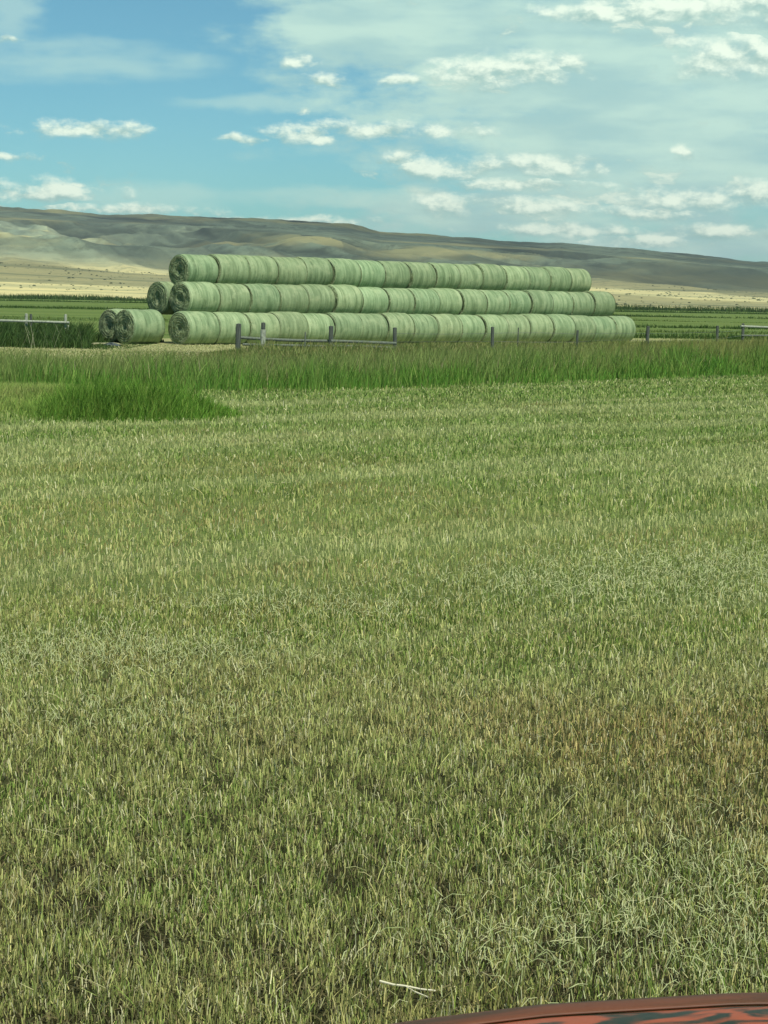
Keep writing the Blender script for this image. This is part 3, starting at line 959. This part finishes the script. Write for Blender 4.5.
# fine regrowth leaves between the stubble
X, Y = sample_field(45000, 4.6, 40, 1.2)
k = (fbm(X / 1.1, Y / 1.4, 120, 4) > .46) & (Y < edge_front(X))
X, Y = X[k], Y[k]; n = len(X)
col = pal(n, [GREEN, (.15, .23, .05), PALEG, DARKG], [3, 3, 1, 1])
h = rng.uniform(.02, .055, n)
tag(blades('regrowth', np.stack([X, Y, 0 * X], 1), h, np.maximum(.003, Y / F * .8), rng.normal(0, .5, (n, 2)), col, M_BLADE, 2, .6),
    'green regrowth leaves coming up between the cut stems', 'grass', kind='stuff')


# loose cut hay lying on the stubble
def lying(name, X, Y, length, w, col, mat, zlift=.045):
    n = len(X); az = rng.uniform(0, 2 * math.pi, n); el = rng.normal(0, .28, n)
    V = []
    bend = rng.normal(0, .25, n)
    for t in (-.5, 0, .5):
        cx = X + np.cos(az + bend * abs(t) * 2) * length * t; cy = Y + np.sin(az + bend * abs(t) * 2) * length * t
        cz = zlift + rng.uniform(0, .02, n) + np.sin(el) * length * t + .02 * (1 - 4 * t * t)
        cz = np.maximum(cz, .012)
        px, py = -np.sin(az) * w * .5, np.cos(az) * w * .5
        V.append(np.stack([cx - px, cy - py, cz], 1)); V.append(np.stack([cx + px, cy + py, cz + w * .35], 1))
    V = np.stack(V, 1).reshape(-1, 3); base = (np.arange(n) * 6)[:, None]
    Q = np.concatenate([base + np.array([[0, 1, 3, 2]]), base + np.array([[2, 3, 5, 4]])])
    me = np_mesh(name, V, Q)
    at = me.attributes.new('tint', 'FLOAT_COLOR', 'POINT')
    C = np.repeat(np.concatenate([col, np.ones((n, 1))], 1).astype(np.float32), 6, axis=0); at.data.foreach_set('color', C.ravel())
    return link(name, me, mat)


X, Y = sample_field(5000, 4.8, 34, 1.2)
def gy(px, py):
    d = RM @ Vector(((px - 384) / F, -(py - 512) / F, -1.0)); k = -H / d.z
    return d.x * k, d.y * k
foc = [(60, 660, 1.0, .9), (150, 655, .8, .6), (700, 880, .55, .8), (640, 950, .6, .6), (560, 960, .5, .4), (740, 930, .5, .8), (620, 590, 1.3, 1.3), (740, 570, 1.2, 1.4), (300, 610, .8, .7), (120, 720, .5, .5)]
XX = [X]; YY = [Y]; CC = [pal(len(X), [(.44, .42, .2), (.33, .37, .16), (.5, .48, .28)], [2, 2, 1])]
for (px, py, sx, sy) in foc:
    cx, cz = gy(px, py); n = int(1500 * sx * sy)
    XX.append(cx + rng.normal(0, sx * .8, n)); YY.append(np.maximum(4.9, cz + rng.normal(0, sy * .6, n)))
    CC.append(pal(n, [(.43, .48, .24), (.32, .39, .17), (.54, .56, .30)], [2, 2, 1]))
X = np.concatenate(XX); Y = np.concatenate(YY); col = np.concatenate(CC)
n = len(X)
tag(lying('loose_hay', X, Y, rng.gamma(4, .014, n), np.maximum(.003, Y / F * .6) * rng.uniform(.6, 1.2, n), col, M_STRAW),
    'pale loose straws and wisps of cut hay lying on the stubble', 'hay', kind='stuff')


X, Y = sample_field(60000, 4.6, 22, 1.0)
k = rng.uniform(0, 1, len(X)) < np.clip((15 - Y) / 9, 0, 1)
X, Y = X[k], Y[k]
col = pal(len(X), [(.09, .085, .035), (.16, .135, .06), (.06, .075, .022), (.22, .20, .10)], [3, 2, 2, 1])
tag(lying('thatch', X, Y, rng.gamma(5, .012, len(X)), np.maximum(.004, Y / F * .9), col, M_STRAW, .004),
    'dark matted thatch lying between the cut stems', 'thatch', kind='stuff')


# tall grass belt
def tall(name, label, X, Y, h, wpx, cols, wts, lean_s=.2, mat=M_BLADE, segs=3, curl=.6, cat='grass', colf=None):
    n = len(X)
    col = pal(n, cols, wts) * rng.uniform(.75, 1.25, (n, 1))
    if colf is not None: col = colf(X, Y, col)
    w = np.maximum(.006, Y / F * wpx) * rng.uniform(.6, 1.3, n)
    ln = rng.normal(0, lean_s, (n, 2)); ln[:, 0] += .08
    o = blades(name, np.stack([X, Y, 0 * X - .01], 1), h, w, ln, col, mat, segs, curl)
    return tag(o, label, cat, kind='stuff')


n = 230000
X = rng.uniform(-15, 24, n); Y = rng.uniform(34, 105, n)
ef, eb = edge_front(X), edge_back(X) + 5
t = (Y - ef) / (eb - ef)
k = (t > rng.uniform(-.10, .02, n)) & (t < 1.05) & (np.abs(X) < .192 * 1.2 * Y + 1.5) & (rng.uniform(0, 1, n) < 1.2 - .6 * t)
X, Y, t = X[k], Y[k], t[k]
hm = .86 * np.clip((t + .06) / .17, .16, 1) * (1 - .22 * t) * (.30 + 1.35 * fbm(X / 1.0, Y / 1.6, 140, 4)) * (.95 + .12 * np.clip(X / 10, 0, 1))
h = hm * rng.uniform(.6, 1.12, len(X)) * np.where(rng.uniform(0, 1, len(X)) < .04, 1.3, 1)
tt_ = t.copy()
def beltcol(X_, Y_, col):
    f = np.clip((tt_ - .08) / .3 + 1.6 * (fbm(X_ / 1.6, Y_ / 2.5, 150, 3) - .5), 0, 1)[:, None]
    dry = (np.array((.29, .325, .12)) + np.clip((X_ - 4) / 8, 0, 1)[:, None] * np.array((.03, -.045, -.01))) * rng.uniform(.6, 1.35, (len(X_), 1))
    return col * (1 - .6 * f) + dry * .6 * f
tag(tall('tall_grass', 'long belt of tall uncut green grass between the stubble and the fence', X, Y, h, .85,
         [(.10, .245, .034), (.15, .31, .048), (.06, .155, .022), (.26, .37, .085)], [3, 3, 2, 1.2], .22, colf=beltcol))
# seed heads standing over the belt
n = 5200
X = rng.uniform(-12, 24, n); Y = rng.uniform(48, 112, n)
t = (Y - edge_front(X)) / (edge_back(X) - edge_front(X))
k = (t > .12) & (t < 1.05) & (np.abs(X) < .192 * 1.2 * Y + 1) & (rng.uniform(0, 1, n) < .35 + .65 * np.clip((X + 2) / 8, 0, 1))
X, Y, t = X[k], Y[k], t[k]; n = len(X)
h = rng.uniform(.72, 1.02, n) * (1 - .15 * t)
tall('seed_stalks', 'pale tan grass stalks gone to seed over the back of the tall grass belt', X, Y, h, .6,
     [(.40, .37, .19), (.30, .27, .13), (.24, .19, .10), (.45, .44, .27)], [2, 2, 1.5, 1], .12)
# rough short grass between belt and fence / stack
n = 260000
Y = rng.uniform(50, 118, n); X = rng.uniform(-1, 1, n) * (.192 * 1.18 * Y + 1.5)
lim = np.where(X > -6, 101 + X, 86.0) + 2.5 * (fbm(X / 1.5, Y / 4, 147, 3) - .5)
inpad = (X < -7.0) & (Y > 60)
k = (Y > edge_back(X) - 2) & (Y < lim) & ~(inpad & (rng.uniform(0, 1, n) < .7))
X, Y, lim = X[k], Y[k], lim[k]
gh = (.07 + .36 * np.clip((X + 7.5) / 2.5, 0, 1)) * (.5 + 1.0 * fbm(X / 1.0, Y / 2.5, 145, 3)) * rng.uniform(.5, 1.1, len(X)) * np.clip((lim - Y) / 6, .45, 1) * (1 + .5 * np.exp(-((Y - 80) / 3) ** 2))
tall('rough_grass', 'short rough yellowish grass along the fence line before the stack', X, Y, gh, .85,
     [(.27, .28, .10), (.17, .23, .065), (.34, .33, .15), (.11, .19, .04)], [2, 2.4, 1, 2], .3)

n = 50000
Y = rng.uniform(60, 100, n); X = rng.uniform(-1, 1, n) * (.192 * 1.2 * Y + 1.5)
k = (X < -5.5) & (Y < 105 + X)
X, Y = X[k], Y[k]
tall('yard_straw', 'pale trampled hay and short dry grass in the yard at the foot of the stack', X, Y, rng.uniform(.02, .11, len(X)), .9,
     [(.46, .45, .23), (.36, .38, .18), (.52, .51, .3), (.2, .26, .09)], [3, 2, 1, 1.3], .6, cat='hay')

# bright mound of long grass at left
n = 90000
X = rng.uniform(-13.5, -1.5, n); Y = rng.uniform(33, 49.5, n)
cx = np.interp(Y, [35, 38, 46], [-5.0, -5.0, -6.0])
main = np.exp(-(((X + 5.0) / 1.75) ** 2 + ((Y - 38.4) / 2.0) ** 2) ** 1.5)
left = .44 * np.exp(-(((X + 9.0) / 4.2) ** 2 + ((Y - 42.5) / 5.2) ** 2) ** 2)
toe = .24 * np.exp(-(((X + 3.7) / .9) ** 2 + ((Y - 38.3) / 1.3) ** 2))
env = np.maximum.reduce([main, left, toe]) * (.75 + .5 * fbm(X / .8, Y / .9, 160, 3))
k = (env > .10 + .1 * rng.uniform(0, 1, n)) & ((main > .25) | (rng.uniform(0, 1, n) < .85))
X, Y, env = X[k], Y[k], env[k]
tall('long_grass', 'low mound of bright green long grass at the left of the field', X, Y, .84 * env * rng.uniform(.65, 1.1, len(X)) + .04, .85,
     [(.13, .29, .035), (.18, .35, .05), (.085, .20, .024), (.29, .41, .08)], [3, 3, 2, 1.3], .26,
     colf=lambda X_, Y_, c: c * (.62 + .8 * fbm(X_ / 1.1, Y_ / 1.3, 165, 3))[:, None] * np.interp(X_, [-7.4, -6.0], [.95, .92])[:, None] + np.interp(X_, [-7.6, -6.2], [1, 0])[:, None] * (np.array((.07, .045, .03)) + rng.uniform(0, .14, (len(X_), 1)) * np.array((1.3, 1, .5))))

# dark weeds round the left fence
n = 40000
X = rng.uniform(-24, -11.2, n); Y = rng.uniform(81, 101, n)
k = (np.abs(X) < .192 * 1.25 * Y + 1.5) & (Y > 84 + 5 * (fbm(X / 1.2, X * 0 + 2, 171, 3) - .4))
X, Y = X[k], Y[k]
prof = np.interp(X / Y * F + 384, [-200, 0, 60, 84, 92, 100, 112], [1.1, 1.05, 1.0, 1.0, .35, .6, .2])
prof = np.where((X / Y * F + 384 > 88) & (Y < 97), prof * .25, prof)
h = prof * np.clip((Y - 82.5) / 5, .22, 1) * (.45 + 1.0 * fbm(X / .9, Y / 1.2, 170, 4)) * rng.uniform(.5, 1.15, len(X))
tall('weeds', 'dark green thicket of weeds around the pole fence left of the stack', X, Y, h, .95,
     [(.045, .10, .024), (.07, .135, .035), (.025, .055, .015), (.12, .18, .055)], [3, 3, 2, 1.5], .3)
n = 26
px = np.array([44, 47, 51, 53, 73, 76, 41, 58, 20, 9, 33, 66, 80, 62] + list(rng.uniform(-30, 90, 12)))
Y = rng.uniform(81, 90, len(px)); X = (px - 384) / F * Y
tall('dry_stalks', 'pale dry weed stalks leaning out of the dark thicket at left', X, Y, rng.uniform(.6, 1.35, len(X)), .36,
     [(.36, .40, .22), (.5, .5, .34)], [1, 1], .22, M_STRAW, 3, .3, cat='weeds')


# ------------------------------------------------------------------ spilled hay beside the stack
def lump(name, loc, sx, sy, sz, mat, label, cat, seed):
    bm = bmesh.new(); bmesh.ops.create_icosphere(bm, subdivisions=4, radius=1)
    for v in bm.verts:
        c = v.co; d = float(fbm(np.array([c.x * 2 + seed]), np.array([c.y * 2 + c.z * 1.7]), seed, 5)[0])
        k = .65 + .8 * d
        v.co = Vector((c.x * sx * k, c.y * sy * k, max(c.z, -.2) * sz * k))
    o = bm_obj(name, bm, mat); o.location = loc
    return tag(o, label, cat)


def mat_hay():
    m, nt, b = newmat('old_hay')
    tc = N(nt, 'ShaderNodeTexCoord')
    a = noise(nt, vmul(nt, tc.outputs['Object'], (1, 1, 3)), 9, 6, .75)
    c = mixc(nt, sstep(nt, a, .35, .65), (.14, .15, .07), (.42, .42, .24))
    nt.links.new(c, b.inputs['Base Color']); b.inputs['Roughness'].default_value = .95
    bp = N(nt, 'ShaderNodeBump'); bp.inputs['Distance'].default_value = .05; nt.links.new(a, bp.inputs['Height']); nt.links.new(bp.outputs[0], b.inputs['Normal'])
    return m


M_OLD = mat_hay()
lump('hay_pile', (gx(100, 92), 92, .02), .8, .45, .11, M_OLD, 'flattened pile of pale spilled hay at the left foot of the stack', 'hay pile', 11)
dk, nt, b = newmat('dark_tarp'); b.inputs['Base Color'].default_value = (.05, .07, .07, 1); b.inputs['Roughness'].default_value = .5
lump('tarp_scrap', (gx(109, 90.5), 90.5, .0), .36, .2, .16, dk, 'small dark crumpled scrap on the ground before the leftmost bales', 'debris', 23)


# ------------------------------------------------------------------ forked dry straw near the vehicle
st = bmesh.new()
def straw_seg(bm, pts, r):
    prev = None
    for i, p in enumerate(pts):
        p = Vector(p); rr = r * (1 - .35 * i / (len(pts) - 1))
        d = (Vector(pts[min(i + 1, len(pts) - 1)]) - Vector(pts[max(i - 1, 0)])).normalized()
        s = d.orthogonal().normalized(); u = d.cross(s)
        ring = [bm.verts.new(p + (s * math.cos(a) + u * math.sin(a)) * rr) for a in [k * math.pi / 3 for k in range(6)]]
        if prev:
            for k in range(6): bm.faces.new((prev[k], prev[(k + 1) % 6], ring[(k + 1) % 6], ring[k]))
        else: bm.faces.new(ring[::-1])
        prev = ring
    bm.faces.new(prev)
cx, cz = gy(405, 1000)
straw_seg(st, [(-.085, .01, .03), (-.04, .0, .022), (0, -.005, .02), (.05, -.01, .012), (.10, -.012, .008)], .0042)
straw_seg(st, [(.0, -.005, .02), (.03, -.035, .012), (.075, -.07, .006)], .0036)
so_ = bm_obj('straw_stalk', st, None); so_.location = (cx, cz, .03)
ms, nt, b = newmat('pale_straw'); b.inputs['Base Color'].default_value = (.62, .6, .42, 1); b.inputs['Roughness'].default_value = .6
so_.data.materials.append(ms)
tag(so_, 'pale forked dry stalk lying on the stubble beside the red vehicle', 'straw')

# ================================================================== RED VEHICLE CORNER
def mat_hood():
    m, nt, b = newmat('red_paint_reflections')
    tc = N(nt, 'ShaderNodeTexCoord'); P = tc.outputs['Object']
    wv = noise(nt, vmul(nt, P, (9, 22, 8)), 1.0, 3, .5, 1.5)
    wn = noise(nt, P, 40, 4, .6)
    c = mixc(nt, sstep(nt, wv, .45, .62), (.34, .080, .032), (.016, .028, .016))  # dark green reflections on the red panel, painted into its colour
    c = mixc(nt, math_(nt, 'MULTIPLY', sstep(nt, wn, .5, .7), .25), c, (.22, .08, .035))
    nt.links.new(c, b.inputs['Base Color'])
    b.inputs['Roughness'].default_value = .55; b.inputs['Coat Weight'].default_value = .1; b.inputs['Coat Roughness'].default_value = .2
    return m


hv = empty('vehicle', (.9, 1.3, 0), 'red vehicle with painted-in dark reflections, its rounded panel edge cutting the bottom right corner', 'vehicle')
nu, nv_ = 70, 26
us = np.linspace(-.75, 1.35, nu)
crest = np.interp(us + .0, [-.8, -.3, -.02, .06, .2, .42, .8, 1.4], [1.335, 1.41, 1.463, 1.477, 1.4975, 1.515, 1.523, 1.525])
prof = [(2.28, -.62), (2.285, -.30), (2.28, -.12), (2.265, -.05), (2.24, -.018), (2.205, -.008), (2.16, -.006)] + [(y, -.006 + .02 * (2.16 - y)) for y in np.linspace(2.08, .45, 16)]
V = []
for i, x_ in enumerate(us):
    for (py_, pz_) in prof:
        V.append((x_ - .9, py_ - 1.3, crest[i] + pz_))
npf = len(prof)
i = (np.arange(nu - 1)[:, None] * npf + np.arange(npf - 1)[None]).ravel()
Q = np.stack([i, i + 1, i + npf + 1, i + npf], 1)
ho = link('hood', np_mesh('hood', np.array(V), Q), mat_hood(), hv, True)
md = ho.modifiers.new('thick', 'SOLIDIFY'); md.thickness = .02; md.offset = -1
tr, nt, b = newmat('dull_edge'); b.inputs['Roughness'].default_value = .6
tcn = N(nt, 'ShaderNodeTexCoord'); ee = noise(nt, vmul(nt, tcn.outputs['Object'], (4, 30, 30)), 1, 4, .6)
nt.links.new(mixc(nt, sstep(nt, ee, .35, .65), (.07, .036, .017), (.15, .052, .024)), b.inputs['Base Color'])  # brown strip: reflection along the rounded edge, put into the colour
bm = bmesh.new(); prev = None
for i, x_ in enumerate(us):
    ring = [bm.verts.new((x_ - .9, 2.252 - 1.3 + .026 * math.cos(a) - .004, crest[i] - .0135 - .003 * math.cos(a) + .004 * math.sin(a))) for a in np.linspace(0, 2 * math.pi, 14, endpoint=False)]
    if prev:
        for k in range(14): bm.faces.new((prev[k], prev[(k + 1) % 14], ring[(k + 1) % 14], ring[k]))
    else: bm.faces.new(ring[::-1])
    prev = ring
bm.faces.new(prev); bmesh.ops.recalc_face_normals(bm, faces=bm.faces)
bm_obj('edge_reflection', bm, tr, hv, True)

# ================================================================== AIR
def haze():
    bm = bmesh.new(); bmesh.ops.create_cube(bm, size=1)
    me = bpy.data.meshes.new('haze'); bm.to_mesh(me); bm.free()
    o = link('haze', me)
    o.scale = (22000, 22000, 480); o.location = (0, 0, 239 - 180)
    m = bpy.data.materials.new('haze'); m.use_nodes = True; nt = m.node_tree
    nt.nodes.remove(nt.nodes['Principled BSDF'])
    v = N(nt, 'ShaderNodeVolumePrincipled'); v.inputs['Density'].default_value = HAZE
    v.inputs['Color'].default_value = (.85, .95, 1, 1)
    nt.links.new(v.outputs[0], nt.nodes['Material Output'].inputs['Volume'])
    me.materials.append(m)
    tag(o, kind='stuff')


HAZE = 5.0e-5
USE_HAZE = True
if USE_HAZE: haze()
S.cycles.max_bounces = 4; S.cycles.diffuse_bounces = 2; S.cycles.transparent_max_bounces = 8
S.cycles.volume_bounces = 0
